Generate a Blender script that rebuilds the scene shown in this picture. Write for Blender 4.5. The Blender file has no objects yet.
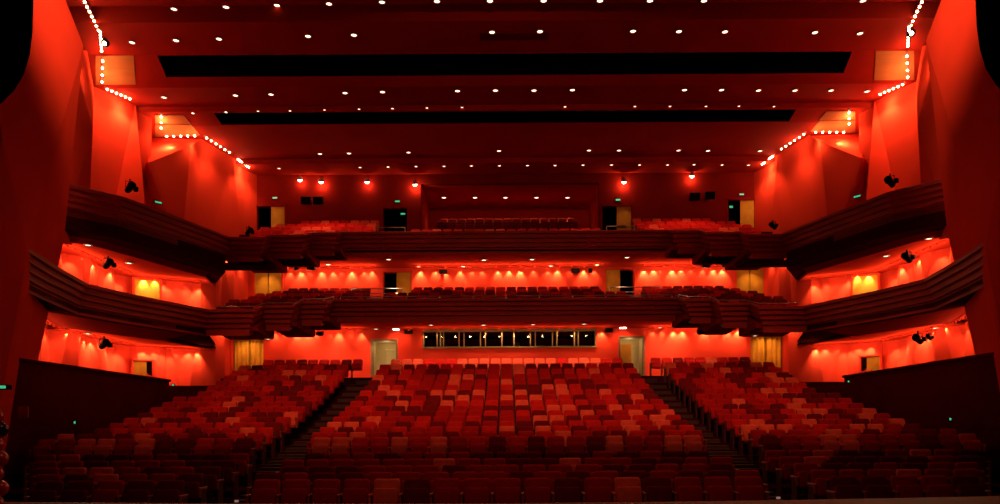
import bpy, bmesh, math, random
from mathutils import Vector, Matrix

random.seed(11)
S = bpy.context.scene
COL = S.collection
F, CX, HY, EYE, ROT = 740.0, 507.0, 428.0, 2.0, 0.006
PI = math.pi

# ------------------------------------------------------------------ helpers
def P(x, y, d):
    """photo pixel (left/right as measured) at distance d -> world point"""
    y2 = y - (CX - x) * ROT
    x2 = x + (HY - y) * ROT
    return Vector(((x2 - CX) * d / F, d, EYE + (HY - y2) * d / F))

def PZ(x, y, z):
    """photo pixel on the horizontal plane at world height z"""
    y2 = y - (CX - x) * ROT
    d = (z - EYE) * F / (HY - y2)
    return P(x, y, d)

def px(v):
    x = CX + F * v[0] / v[1]; y = HY - F * (v[2] - EYE) / v[1]
    return x - (HY - y) * ROT, y + (CX - x) * ROT

def link(name, me, parent=None, mats=()):
    o = bpy.data.objects.new(name, me); COL.objects.link(o)
    for m in mats:
        me.materials.append(m)
    if parent:
        o.parent = parent
    return o

class MB:
    def __init__(s):
        s.bm = bmesh.new(); s.mi = 0
    def _set(s, fs):
        for f in fs: f.material_index = s.mi
    def box(s, x0, x1, y0, y1, z0, z1, bev=0.0, M=None, seg=2):
        c = ((x0+x1)/2, (y0+y1)/2, (z0+z1)/2)
        m = Matrix.Translation(c) @ Matrix.Diagonal((x1-x0, y1-y0, z1-z0, 1))
        if M: m = M @ m
        r = bmesh.ops.create_cube(s.bm, size=1.0, matrix=m)
        vs = r['verts']
        fs = list({f for v in vs for f in v.link_faces}); s._set(fs)
        if bev > 0:
            es = list({e for v in vs for e in v.link_edges})
            rr = bmesh.ops.bevel(s.bm, geom=es, offset=bev, segments=seg, profile=0.5, affect='EDGES')
            s._set(rr['faces'])
        return s
    def poly(s, pts):
        vs = [s.bm.verts.new(p) for p in pts]
        f = s.bm.faces.new(vs); f.material_index = s.mi
        return s
    def prism(s, pts2, z0, z1):
        """plan polygon (x,y) between two heights"""
        a = [s.bm.verts.new((p[0], p[1], z0)) for p in pts2]
        b = [s.bm.verts.new((p[0], p[1], z1)) for p in pts2]
        n = len(a); fs = []
        fs.append(s.bm.faces.new(a)); fs.append(s.bm.faces.new(b[::-1]))
        for i in range(n):
            j = (i+1) % n
            fs.append(s.bm.faces.new((a[i], b[i], b[j], a[j])))
        s._set(fs); return s
    def xprism(s, prof, x0, x1):
        """(y,z) profile extruded along x"""
        a = [s.bm.verts.new((x0, p[0], p[1])) for p in prof]
        b = [s.bm.verts.new((x1, p[0], p[1])) for p in prof]
        n = len(a); fs = [s.bm.faces.new(a), s.bm.faces.new(b[::-1])]
        for i in range(n):
            j = (i+1) % n
            fs.append(s.bm.faces.new((a[i], b[i], b[j], a[j])))
        s._set(fs); return s
    def loft(s, rows, close=False):
        vr = [[s.bm.verts.new(p) for p in r] for r in rows]
        for i in range(len(vr)-1):
            n = len(vr[i])
            for j in range(n if close else n-1):
                k = (j+1) % n
                f = s.bm.faces.new((vr[i][j], vr[i+1][j], vr[i+1][k], vr[i][k])); f.material_index = s.mi
        return s
    def tube(s, pts, r, n=8):
        pts = [Vector(p) for p in pts]
        rings = []
        for i, p in enumerate(pts):
            t = (pts[min(i+1, len(pts)-1)] - pts[max(i-1, 0)]).normalized()
            u = t.cross(Vector((0, 0, 1)))
            if u.length < 1e-3: u = Vector((1, 0, 0))
            u.normalize(); w = u.cross(t)
            rings.append([p + r*(math.cos(2*PI*k/n)*u + math.sin(2*PI*k/n)*w) for k in range(n)])
        vr = [[s.bm.verts.new(p) for p in rg] for rg in rings]
        for i in range(len(vr)-1):
            for j in range(n):
                k = (j+1) % n
                f = s.bm.faces.new((vr[i][j], vr[i][k], vr[i+1][k], vr[i+1][j])); f.material_index = s.mi
        for e, rev in ((vr[0], True), (vr[-1], False)):
            f = s.bm.faces.new(e[::-1] if rev else e); f.material_index = s.mi
        return s
    def lathe(s, prof, n=16, M=Matrix()):
        rings = [[s.bm.verts.new(M @ Vector((r*math.cos(2*PI*k/n), r*math.sin(2*PI*k/n), z))) for k in range(n)] for r, z in prof]
        for i in range(len(rings)-1):
            for j in range(n):
                k = (j+1) % n
                f = s.bm.faces.new((rings[i][j], rings[i][k], rings[i+1][k], rings[i+1][j])); f.material_index = s.mi
        for rg, rev in ((rings[0], True), (rings[-1], False)):
            f = s.bm.faces.new(rg[::-1] if rev else rg); f.material_index = s.mi
        return s
    def sphere(s, c, r, sc=(1, 1, 1), u=12, v=8):
        m = Matrix.Translation(c) @ Matrix.Diagonal((sc[0], sc[1], sc[2], 1))
        q = bmesh.ops.create_uvsphere(s.bm, u_segments=u, v_segments=v, radius=r, matrix=m)
        s._set({f for w in q['verts'] for f in w.link_faces}); return s
    def mesh(s, name, smooth=False, recalc=True):
        if recalc: bmesh.ops.recalc_face_normals(s.bm, faces=s.bm.faces[:])
        me = bpy.data.meshes.new(name); s.bm.to_mesh(me); s.bm.free()
        if smooth:
            for p in me.polygons: p.use_smooth = True
        return me
    def build(s, name, mats, parent=None, smooth=False, recalc=True):
        if not isinstance(mats, (list, tuple)): mats = [mats]
        return link(name, s.mesh(name, smooth, recalc), parent, mats)

def tag(o, label=None, cat=None, group=None, kind=None):
    if label: o['label'] = label
    if cat: o['category'] = cat
    if group: o['group'] = group
    if kind: o['kind'] = kind
    return o

def empty(name, loc=(0, 0, 0), rz=0, **kw):
    o = bpy.data.objects.new(name, None); COL.objects.link(o)
    o.location = loc; o.rotation_euler = (0, 0, rz); o.empty_display_size = .2
    return tag(o, **kw)

def copy_tree(o, parent=None):
    c = o.copy(); COL.objects.link(c)
    if parent: c.parent = parent
    for ch in list(o.children): copy_tree(ch, c)
    return c

ORD = ['', 'first', 'second', 'third', 'fourth', 'fifth', 'sixth', 'seventh', 'eighth', 'ninth', 'tenth', 'eleventh',
       'twelfth', 'thirteenth', 'fourteenth', 'fifteenth', 'sixteenth', 'seventeenth', 'eighteenth', 'nineteenth', 'twentieth',
       'twenty-first', 'twenty-second', 'twenty-third']

# ------------------------------------------------------------------ materials
def mat(name, col, rough=0.7, var=0.12, scale=3.0, metal=0.0, bump=0.0, bscale=60, spec=0.3, stretch=None, sheen=0):
    m = bpy.data.materials.new(name); m.use_nodes = True
    nt = m.node_tree; b = nt.nodes['Principled BSDF']
    b.inputs['Roughness'].default_value = rough; b.inputs['Metallic'].default_value = metal
    b.inputs['Specular IOR Level'].default_value = spec
    if sheen: b.inputs['Sheen Weight'].default_value = sheen
    tc = nt.nodes.new('ShaderNodeTexCoord'); mp = nt.nodes.new('ShaderNodeMapping')
    nt.links.new(tc.outputs['Object'], mp.inputs['Vector'])
    if stretch: mp.inputs['Scale'].default_value = stretch
    nz = nt.nodes.new('ShaderNodeTexNoise'); nz.inputs['Scale'].default_value = scale; nz.inputs['Detail'].default_value = 4
    nt.links.new(mp.outputs['Vector'], nz.inputs['Vector'])
    rp = nt.nodes.new('ShaderNodeValToRGB')
    lo = tuple(c*(1-var) for c in col)+(1,); hi = tuple(min(1, c*(1+var)) for c in col)+(1,)
    rp.color_ramp.elements[0].position = .3; rp.color_ramp.elements[1].position = .7
    rp.color_ramp.elements[0].color = lo; rp.color_ramp.elements[1].color = hi
    nt.links.new(nz.outputs['Fac'], rp.inputs['Fac']); nt.links.new(rp.outputs['Color'], b.inputs['Base Color'])
    if bump:
        n2 = nt.nodes.new('ShaderNodeTexNoise'); n2.inputs['Scale'].default_value = bscale
        nt.links.new(mp.outputs['Vector'], n2.inputs['Vector'])
        bp = nt.nodes.new('ShaderNodeBump'); bp.inputs['Strength'].default_value = bump; bp.inputs['Distance'].default_value = .02
        nt.links.new(n2.outputs['Fac'], bp.inputs['Height']); nt.links.new(bp.outputs['Normal'], b.inputs['Normal'])
    return m

def emit(name, col, st):
    m = bpy.data.materials.new(name); m.use_nodes = True
    b = m.node_tree.nodes['Principled BSDF']
    b.inputs['Base Color'].default_value = (*col, 1)
    b.inputs['Emission Color'].default_value = (*col, 1); b.inputs['Emission Strength'].default_value = st
    return m

M = {}
M['wall'] = mat('red_wall_plaster', (.62, .034, .016), .85, .10, .35, bump=.15, bscale=25, spec=0)
M['rearwall'] = mat('red_rear_wall', (.60, .034, .016), .85, .10, .5, bump=.15, bscale=25, spec=0)
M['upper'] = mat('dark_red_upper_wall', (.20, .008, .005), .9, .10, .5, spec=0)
M['ceil'] = mat('red_ceiling_panel', (.38, .017, .009), .85, .06, .4, spec=.02)
M['slot'] = mat('black_slot', (.004, .003, .003), .9, spec=0)
M['fascia'] = mat('mahogany_parapet', (.30, .014, .009), .55, .18, 1.5, stretch=(.6, .6, 8), spec=.15)
M['soffit'] = mat('red_soffit', (.50, .026, .011), .9, .08, .5, spec=0)
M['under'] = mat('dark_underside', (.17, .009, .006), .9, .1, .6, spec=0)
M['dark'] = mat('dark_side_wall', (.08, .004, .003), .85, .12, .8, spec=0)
M['carpet'] = mat('dark_carpet', (.035, .004, .003), .95, .2, 5, bump=.3, bscale=150, spec=0)
M['tread'] = mat('stair_tread', (.045, .011, .008), .7, .15, 4)
M['stage'] = mat('stage_boards', (.19, .035, .02), .6, .25, 2, stretch=(8, .5, 1), spec=.1)
M['gold'] = mat('gold_curtain', (.46, .19, .018), .8, .15, 3, spec=.1)
M['beige'] = mat('beige_corridor', (.50, .38, .20), .8, .08, 1)
M['black'] = mat('black_metal', (.005, .005, .005), .6, spec=.1)
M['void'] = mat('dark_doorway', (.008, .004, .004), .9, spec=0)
M['steel'] = mat('steel_rail', (.55, .42, .38), .3, .05, 5, metal=.9)
M['glass'] = bpy.data.materials.new('booth_glass'); M['glass'].use_nodes = True
g = M['glass'].node_tree.nodes['Principled BSDF']
g.inputs['Base Color'].default_value = (.9, .95, .95, 1); g.inputs['Transmission Weight'].default_value = 1
g.inputs['Roughness'].default_value = .02; g.inputs['IOR'].default_value = 1.45
M['frame'] = mat('brass_frame', (.16, .075, .03), .5, .1, 4, spec=.2)
M['trim'] = mat('lamp_trim', (.35, .12, .08), .5)
M['lens'] = emit('lamp_lens', (1.0, .70, .45), 3.5)
M['lens2'] = emit('lamp_lens_white', (1.0, .84, .62), 14)
M['bulb'] = emit('string_bulb', (1.0, .70, .36), 30)
M['green'] = emit('exit_green', (.08, .75, .36), .6)
M['sign'] = emit('exit_sign_face', (.35, .75, .45), .55)
M['steplight'] = emit('step_light', (1, .6, .5), .2)
TONES = {'maroon': (.15, .004, .004), 'red': (.36, .006, .004), 'scarlet': (.50, .010, .006), 'coral': (.68, .075, .035)}
for k, c in TONES.items():
    M['seat_'+k] = mat('velvet_'+k, c, .9, .14, 6, bump=.2, bscale=180, spec=.06)
M['shell'] = mat('seat_shell', (.09, .012, .008), .5, .15, 5)
M['wood'] = mat('armrest_wood', (.36, .035, .022), .45, .2, 6)

# ------------------------------------------------------------------ camera
cam = bpy.data.cameras.new('camera'); co = bpy.data.objects.new('camera', cam); COL.objects.link(co)
cam.sensor_width = 36; cam.lens = F/1000*36; cam.shift_x = -.007; cam.shift_y = (HY-252)/1000.0
cam.clip_end = 200
co.matrix_world = Matrix.Translation((0, 0, EYE)) @ Matrix.Rotation(PI/2, 4, 'X') @ Matrix.Rotation(-ROT, 4, 'Z')
S.camera = co
S.view_settings.view_transform = 'Standard'; S.view_settings.look = 'None'
S.view_settings.gamma = 1; S.view_settings.use_curve_mapping = False; S.view_settings.exposure = 0.0
w = bpy.data.worlds.new('world'); S.world = w; w.use_nodes = True
w.node_tree.nodes['Background'].inputs[0].default_value = (.05, .012, .010, 1)
w.node_tree.nodes['Background'].inputs[1].default_value = .12
try:
    S.cycles.max_bounces = 6; S.cycles.diffuse_bounces = 4; S.cycles.caustics_reflective = False; S.cycles.caustics_refractive = False
    S.cycles.sample_clamp_indirect = 3; S.cycles.use_denoising = True
except Exception: pass

# ------------------------------------------------------------------ lights
WARM = (1, .66, .30)
def spot(loc, tgt, watt, ang=80, blend=.8, col=(1, .55, .25), r=.06, name='spot_beam'):
    l = bpy.data.lights.new(name, 'SPOT'); l.energy = watt; l.color = col; l.spot_size = math.radians(ang)
    l.spot_blend = blend; l.shadow_soft_size = r
    o = bpy.data.objects.new(name, l); COL.objects.link(o); o.location = loc
    o.rotation_euler = (Vector(tgt)-Vector(loc)).to_track_quat('-Z', 'Y').to_euler()
    return o
def point(loc, watt, col=(1, .55, .25), r=.1):
    l = bpy.data.lights.new('point_glow', 'POINT'); l.energy = watt; l.color = col; l.shadow_soft_size = r
    o = bpy.data.objects.new('point_glow', l); COL.objects.link(o); o.location = loc
    return o

mx = lambda p, s: (s*p[0],) + tuple(p[1:])     # mirror to side s (s=1 keeps the left-hand design)

# ------------------------------------------------------------------ stalls rows
ROWS = []   # (d of seat backs, floor z, x inner, x outer left-block, pitch, n centre)
FRONT_Y = [479, 472.3, 465.6, 459, 452.5]
for k in range(5):
    d = 15 + .95*k
    ROWS.append(dict(d=d, z=EYE+(HY-FRONT_Y[k])*d/F-.92, pitch=.608, nc=17 if k % 2 == 0 else 18,
                     out=[10.0, 10.6, 11.2, 11.7, 12.2][k]))
for k in range(16):
    d = 20.9 + .9*k + (2.4 if k == 15 else 0)
    y = 437 - 5.2*k
    ROWS.append(dict(d=d, z=EYE+(HY-y)*d/F-.92, pitch=.55, nc=20 if k == 0 else 21,
                     out=13.25-.85*min(1, k/12)))
ZBACK = ROWS[-1]['z']+.05

fl = MB()
prev = 10.5; pz = -.05
prof = [(10.2, -1.0), (10.2, 0.0)]
for r in ROWS:
    e = r['d']-.62
    if r is ROWS[5]: e = r['d']-.70
    prof += [(e, pz if r is not ROWS[0] else 0.0), (e, r['z'])]
    pz = r['z']
prof += [(ROWS[-1]['d']+.55, pz), (ROWS[-1]['d']+.55, ZBACK), (48, ZBACK), (48, -1.0)]
fl.xprism(prof, -20, 20)
tag(fl.build('floor', M['carpet']), kind='structure')

# aisle stairs: half steps between terraces
for s, nm in ((-1, 'left'), (1, 'right')):
    st = MB()
    for i in range(len(ROWS)-1):
        a, b = ROWS[i], ROWS[i+1]
        za, zb = a['z'], b['z']
        e0, e1 = a['d']-.62, b['d']-.62
        n = 3 if i == 4 else 2
        for j in range(n):
            y0 = e0 + (e1-e0)*j/n; z = za + (zb-za)*j/n + .012
            xo_ = 7.02 if i >= 5 else 6.4
            st.box(min(s*5.8, s*xo_), max(s*5.8, s*xo_), y0+.002, e1-.004, za+.002, z+ .03*j/n, .008, seg=1)
    o = st.build('trim_aisle_steps', M['tread']); tag(o, kind='structure')
for s, nm in ((-1, 'left'), (1, 'right')):
    k = 0
    for i in (0, 1, 3, 4, 6, 9):
        r = ROWS[i]
        lx = s*6.3 if i % 2 else s*5.9
        o = MB().box(lx-.045, lx+.045, r['d']-.66, r['d']-.62, r['z']-.02, r['z']+.03, .008).build('step_light', M['steplight'])
        k += 1
        tag(o, f'small white step light on the dark {nm} aisle stairs, {ORD[k]} up from the front', 'light', 'aisle step lights')

# ------------------------------------------------------------------ seats
def seat_meshes(tone, w):
    """folded theatre seat, front faces -y, origin on the floor under the backrest"""
    R = {}
    m = M['seat_'+tone]
    hw = w/2
    # backrest: lofted padded panel, leaning back, rounded top
    b = MB(); rows = []
    for z, dy, kx, t in ((.36, -.10, .94, .030), (.38, -.105, .97, .05), (.55, -.085, 1.0, .06), (.74, -.05, 1.0, .062), (.86, -.02, .985, .058), (.91, -.005, .95, .05), (.935, .004, .87, .035), (.94, .008, .78, .012)):
        ring = []
        for u in range(16):
            a = 2*PI*u/16
            ca, sa = math.cos(a), math.sin(a)
            X = hw*kx*(abs(ca)**.35)*(1 if ca > 0 else -1)
            Y = dy + t*(abs(sa)**.6)*(1 if sa > 0 else -1) - .012*(1-(X/hw)**2)*(1 if sa < 0 else 0)
            ring.append((X, Y, z))
        rows.append(ring)
    b.loft(rows, close=True); b.poly(rows[-1]); b.poly(rows[0])
    R['backrest'] = b.mesh('backrest', True); R['backrest'].materials.append(m)
    # tipped-up seat cushion in front of it
    c = MB(); rows = []
    for z, y0, y1, kx in ((.40, -.30, -.20, .86), (.42, -.325, -.185, .92), (.52, -.33, -.17, .94), (.66, -.30, -.15, .94), (.74, -.275, -.145, .92), (.765, -.25, -.16, .84)):
        ring = []
        for u in range(16):
            a = 2*PI*u/16; ca, sa = math.cos(a), math.sin(a)
            X = hw*kx*(abs(ca)**.35)*(1 if ca > 0 else -1)
            Y = (y0+y1)/2 + (y1-y0)/2*(abs(sa)**.5)*(1 if sa > 0 else -1)
            ring.append((X, Y, z))
        rows.append(ring)
    c.loft(rows, close=True); c.poly(rows[-1]); c.poly(rows[0])
    R['seat_cushion'] = c.mesh('seat_cushion', True); R['seat_cushion'].materials.append(m)
    # plywood shell behind the backrest and hinge beam
    sh = MB(); sh.box(-hw*.93, hw*.93, .045, .065, .34, .86, .008, Matrix.Translation((0, 0, 0)) @ Matrix.Rotation(-.17, 4, 'X') @ Matrix.Translation((0, .03, 0)))
    R['back_shell'] = sh.mesh('back_shell'); R['back_shell'].materials.append(M['shell'])
    return R

def arm_mesh(tone):
    a = MB()
    a.box(-.03, .03, -.36, .03, .605, .655, .014)
    a.box(-.027, .027, -.345, -.29, .44, .61, .012)
    me = a.mesh('armrest'); me.materials.append(M['seat_'+tone] if tone in ('coral', 'scarlet') else M['wood'])
    return me
def ped_mesh():
    a = MB()
    a.box(-.02, .02, -.30, .0, .02, .60, .008); a.box(-.03, .03, -.34, .06, 0, .025, .006)
    me = a.mesh('side_panel'); me.materials.append(M['shell'])
    return me
PED = ped_mesh(); ARM = {t: arm_mesh(t) for t in TONES}

def make_proto(tone, pitch, ends):
    w = pitch-.07
    t = empty('theatre_seat')
    for k, me in seat_meshes(tone, w).items():
        o = bpy.data.objects.new(k, me); COL.objects.link(o); o.parent = t
    for s in ends:
        a = bpy.data.objects.new('armrest', ARM[tone]); COL.objects.link(a); a.parent = t; a.location = (s*pitch/2, 0, 0)
        p = bpy.data.objects.new('side_panel', PED); COL.objects.link(p); p.parent = t; p.location = (s*pitch/2, 0, 0)
    return t

# simplified merged seats for the distant rest
def low_seat(w):
    v = MB()
    v.mi = 0
    hw = w/2
    def pad(levels):
        rows = [[(-hw*k, a, z), (hw*k, a, z), (hw*k, b_, z), (-hw*k, b_, z)] for z, a, b_, k in levels]
        v.loft(rows, close=True); v.poly(rows[0]); v.poly(rows[-1])
    pad([(.38, -.15, -.06, .95), (.60, -.14, -.02, 1), (.85, -.08, .04, 1), (.91, -.06, .045, .94), (.94, -.03, .035, .78)])
    pad([(.40, -.31, -.18, .88), (.48, -.335, -.16, .93), (.72, -.29, -.15, .93), (.765, -.25, -.17, .82)])
    v.mi = 1
    v.box(-hw-.055, -hw-.005, -.34, .02, .60, .655)
    v.box(-hw-.05, -hw-.012, -.32, -.02, 0.0, .60)
    bmesh.ops.recalc_face_normals(v.bm, faces=v.bm.faces[:])
    vs = [tuple(q.co) for q in v.bm.verts]; v.bm.verts.index_update()
    fs = [([q.index for q in f.verts], f.material_index) for f in v.bm.faces]
    v.bm.free(); return vs, fs
LOW = {.55: low_seat(.55-.075), .608: low_seat(.608-.06)}
tl = list(TONES)
rest_v, rest_f, rest_m = [], [], []
def add_low(x, d, z, tone, pitch=.55, rz=0):
    vs, fs = LOW[pitch]; n = len(rest_v); c, s_ = math.cos(rz), math.sin(rz)
    for p in vs: rest_v.append((x+c*p[0]-s_*p[1], d+s_*p[0]+c*p[1], z+p[2]))
    for idx, mi in fs:
        rest_f.append([n+i for i in idx]); rest_m.append(tl.index(tone) if mi == 0 else 4)

def rtone(k=0):
    r = random.random()
    return 'maroon' if r < .27 else 'red' if r < .66 else 'scarlet' if r < .88 else 'coral'

CORAL = [(319, 444), (399, 445), (619, 443), (699, 440), (444, 468), (575, 466), (391, 482), (628, 481), (54, 438), (73, 458),
         (101, 451), (83, 471), (105, 474), (119, 478), (338, 425), (350, 424), (832, 450), (819, 463), (923, 448), (912, 456),
         (914, 474), (965, 436), (905, 424), (880, 430), (864, 410), (870, 420), (138, 436), (148, 424), (430, 448)]
allseats = []
for ri, r in enumerate(ROWS):
    p = r['pitch']; n = r['nc']
    for j in range(n):
        allseats.append(dict(r=ri, x=(j-(n-1)/2)*p, blk='c', j=j, n=n))
    for s in (-1, 1):
        xs_ = 7.12 if ri >= 5 else 6.5
        n2 = int((r['out']-xs_)/p)
        off = (p/2 if ri % 2 else 0)
        if xs_+n2*p > r['out']+.25: n2 -= 1
        for j in range(n2):
            allseats.append(dict(r=ri, x=s*(xs_+.5*p+j*p), blk='l' if s < 0 else 'r', j=j, n=n2))
for q in allseats:
    r = ROWS[q['r']]
    q['d'] = r['d'] - .0016*max(0, abs(q['x'])-6)**2*2; q['z'] = r['z']
    q['tone'] = rtone()
    if q['r'] < 5 and q['tone'] in ('coral', 'scarlet') : q['tone'] = random.choice(['red', 'red', 'maroon'])
    if q['r'] == 20 and q['blk'] == 'c': q['tone'] = random.choice(['coral', 'coral', 'coral', 'scarlet'])  # coral here paints the light on the last centre row
    q['px'] = px((q['x'], q['d'], q['z']+.8))
for c in CORAL:
    b = min(allseats, key=lambda q: (q['px'][0]-c[0])**2 + 4*(q['px'][1]-c[1])**2)
    b['tone'] = 'coral'
def near(q): return q['d'] + .0*abs(q['x'])
allseats.sort(key=lambda q: (q['r'], q['x']))
indiv = allseats[:300]; rest = allseats[300:]
protos = {}
TXT = {'maroon': 'dark maroon', 'red': 'deep red', 'scarlet': 'bright red', 'coral': 'pale coral'}
for q in indiv:
    p = ROWS[q['r']]['pitch']
    last = q['j'] == q['n']-1
    ends = (-1,) if q['blk'] in 'c' else (1,) if q['blk'] == 'l' else (-1,)
    if last: ends = (-1, 1)
    key = (q['tone'], p, ends)
    if key not in protos:
        t = protos[key] = make_proto(*key)
    else:
        t = copy_tree(protos[key])
    t.location = (q['x'], q['d'], q['z'])
    rz = 0
    t.rotation_euler = (0, 0, rz)
    if q['blk'] == 'c':
        if q['j'] <= q['n']//2: pos = f"{ORD[q['j']+1]} from the left aisle"
        else: pos = f"{ORD[q['n']-q['j']]} from the right aisle"
        bn = 'centre block'
    else:
        side = 'left' if q['blk'] == 'l' else 'right'
        pos = f"{ORD[q['j']+1]} out from the aisle"; bn = f'{side} block'
    t['label'] = f"{TXT[q['tone']]} folded theatre seat, {pos}, {ORD[q['r']+1]} row, {bn}"
    t['category'] = 'seat'
    t['group'] = {'c': 'seats of the centre stalls block', 'l': 'seats of the left stalls block', 'r': 'seats of the right stalls block'}[q['blk']]
for q in rest:
    add_low(q['x'], q['d'], q['z'], q['tone'], ROWS[q['r']]['pitch'])

# ------------------------------------------------------------------ stage
st = MB(); pts = [(-20, -1.5), (20, -1.5)]
for i in range(21):
    X = 20 - 2*i
    pts.append((X, 9.85 + .9*(1-math.cos(min(1.0, abs(X)/9)*PI/2))))
st.prism(pts, -1.0, 1.0)
tag(st.build('floor_stage', M['stage']), kind='structure')

# ------------------------------------------------------------------ rear walls
ZS1, ZS2 = EYE+5.18, EYE+8.70      # soffit heights of lower and upper balcony
D0, D1, D2 = 38.5, 40.0, 42.5      # rear wall of stalls, lower balcony, upper balcony

def wall_with_holes(name, d, x0, x1, z0, z1, holes, m, th=.3):
    b = MB()
    xs = sorted({x0, x1, *[h[0] for h in holes], *[h[1] for h in holes]})
    for a, c in zip(xs, xs[1:]):
        mid = (a+c)/2; hs = sorted([h for h in holes if h[0] < mid < h[1]], key=lambda h: h[2])
        z = z0
        for h in hs:
            if h[2] > z: b.box(a, c, d, d+th, z, h[2])
            z = h[3]
        if z < z1: b.box(a, c, d, d+th, z, z1)
    bmesh.ops.remove_doubles(b.bm, verts=b.bm.verts[:], dist=1e-4)
    o = b.build(name, m); return tag(o, kind='structure')

def X(xp, d): return (xp-CX)*d/F
def Zy(y, d): return EYE+(HY-y)*d/F

# stalls rear: door openings and glazed booth
dl = (X(371.5, D0), X(398, D0), ZBACK, Zy(338.5, D0)); dr = (X(619.5, D0), X(645, D0), ZBACK, Zy(337, D0))
gl = (X(232, D0), X(264, D0), ZBACK, Zy(336, D0)); gr = (X(751, D0), X(785, D0), ZBACK, Zy(336, D0))
bw = (X(423, D0), X(597, D0), Zy(347.3, D0), Zy(329.3, D0))
wall_with_holes('wall_back', D0, -15.5, 15.5, ZBACK, ZS1+.3, [dl, dr, bw, gl, gr], M['rearwall'])

def corridor(x0, x1, z0, z1, d, depth, m, name, cap=True):
    b = MB(); t = .04
    b.box(x0-t, x0, d+.3, d+depth, z0, z1+t); b.box(x1, x1+t, d+.3, d+depth, z0, z1+t)
    b.box(x0, x1, d+.3, d+depth, z1, z1+t); b.box(x0-t, x1+t, d+depth, d+depth+t, z0, z1+t)
    return tag(b.build(name, m), kind='structure')

for (h, s, n) in ((dl, -1, 1), (dr, 1, 2)):
    corridor(h[0], h[1], h[2], h[3], D0, 1.7, M['beige'], f'wall_corridor_{"left" if s<0 else "right"}')
    fr = MB()
    for xx in (h[0]+.03, h[1]-.03): fr.box(xx-.05, xx+.05, D0-.04, D0+.34, h[2], h[3]+.0, .01)
    fr.box(h[0], h[1], D0-.04, D0+.34, h[3]-.08, h[3]+.02, .01)
    f = fr.build(f'door_{n}', M['frame']); tag(f, kind='structure')
    # far inner door leaf in the corridor
    xa, xb = (h[0]+.50, h[1]-.06) if s < 0 else (h[0]+.62, h[1]-.18)
    lf = MB().box(xa, xb, D0+1.60, D0+1.66, h[2], h[3]-.38, .01)
    lf.box(xa, xb, D0+1.45, D0+1.62, h[3]-.44, h[3]-.36, .01)
    o = lf.build('door_leaf', M['beige'], f)
    point(((h[0]+h[1])/2, D0+.9, h[3]-.35), 14, (1, .72, .35), .15)
# warm side wall of right opening: gold leaf standing open
o = MB().box(dr[0]+.05, dr[0]+.60, D0-.30, D0-.24, ZBACK, dr[3]-.45, .01).build('door_3', M['gold']); tag(o, kind='structure')

# booth: glass panes, frame, dark room
bt = MB(); x0, x1, z0, z1 = bw
bt.box(x0, x1, D0+2.2, D0+2.3, z0-.6, z1+.3); bt.box(x0-.05, x0, D0+.31, D0+2.3, z0-.6, z1+.3); bt.box(x1, x1+.05, D0+.31, D0+2.3, z0-.6, z1+.3)
bt.box(x0, x1, D0+.31, D0+2.3, z1+.25, z1+.3); bt.box(x0, x1, D0+.31, D0+2.3, z0-.62, z0-.57)
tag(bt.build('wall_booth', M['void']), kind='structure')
wf = MB()
wf.box(x0, x1, D0-.03, D0+.12, z0-.05, z0+.05, .01); wf.box(x0, x1, D0-.03, D0+.12, z1-.12, z1+.03, .01)
for xp in (424, 437.5, 441, 444, 459.5, 464.5, 481, 486, 502.5, 514.5, 531, 536, 553, 557.5, 575, 579, 596):
    xx = X(xp, D0); wf.box(xx-.032, xx+.032, D0-.02, D0+.10, z0, z1, .008)
f = wf.build('window_1', M['frame']); tag(f, kind='structure')
wg = MB().box(x0+.02, x1-.02, D0+.03, D0+.04, z0, z1).build('window_glass', M['glass'], f)
o = MB(); o.box(X(514, D0), X(520, D0), D0+.6, D0+.65, z0-.5, z0+.32, .01); o.box(X(515, D0), X(519, D0), D0+.65, D0+.8, z0-.5, z0+.2)
tag(o.build('monitor_screen', M['beige']), 'pale equipment screen glowing behind the booth glass near its middle', 'screen')
cs = MB(); cs.box(X(440, D0), X(590, D0), D0+.7, D0+1.4, z0-.57, z0-.12, .02)
cs.box(X(450, D0), X(580, D0), D0+.75, D0+1.0, z0-.12, z0-.05, .01)
tag(cs.build('control_desk', M['black']), 'long dark control desk inside the glazed booth', 'desk')

# gold curtains at the outer ends of the stalls rear wall
def curtain(name, x0, x1, d, z0, z1, label, m, amp=.05, waves=9, group=None):
    b = MB(); n = waves*6
    r0, r1, q0, q1 = [], [], [], []
    for i in range(n+1):
        t = i/n; xx = x0+(x1-x0)*t; yy = d+amp*math.sin(t*waves*2*PI)
        r0.append((xx, yy, z0)); r1.append((xx, yy*1.0, z1)); q0.append((xx, yy+.03, z0)); q1.append((xx, yy+.03, z1))
    b.loft([r0, r1, q1, q0, r0])
    o = b.build(name, m, smooth=True); tag(o, label, 'curtain', group); return o
for h, s, nm in ((gl, -1, 'left'), (gr, 1, 'right')):
    xm = (h[0]+h[1])/2
    curtain('door_curtain', h[0]+.04, xm-.06, D0+.34, h[2]+.02, h[3]-.02, f'gold curtain half nearer the {nm if s<0 else "centre"} at the {nm} rear stalls doorway', M['gold'], waves=3)
    curtain('door_curtain', xm+.06, h[1]-.04, D0+.34, h[2]+.02, h[3]-.02, f'gold curtain half nearer the {"centre" if s<0 else nm} at the {nm} rear stalls doorway', M['gold'], waves=3)
    b = MB().box(h[0]-.1, h[1]+.1, D0+.5, D0+.55, h[2], h[3]+.1).build('wall_doorway_back', M['gold']); tag(b, kind='structure')
    spot((xm, D0-.45, ZS1-.12), (xm, D0+.3, ZBACK+.6), 90, 110, col=(1, .6, .2))

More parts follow.
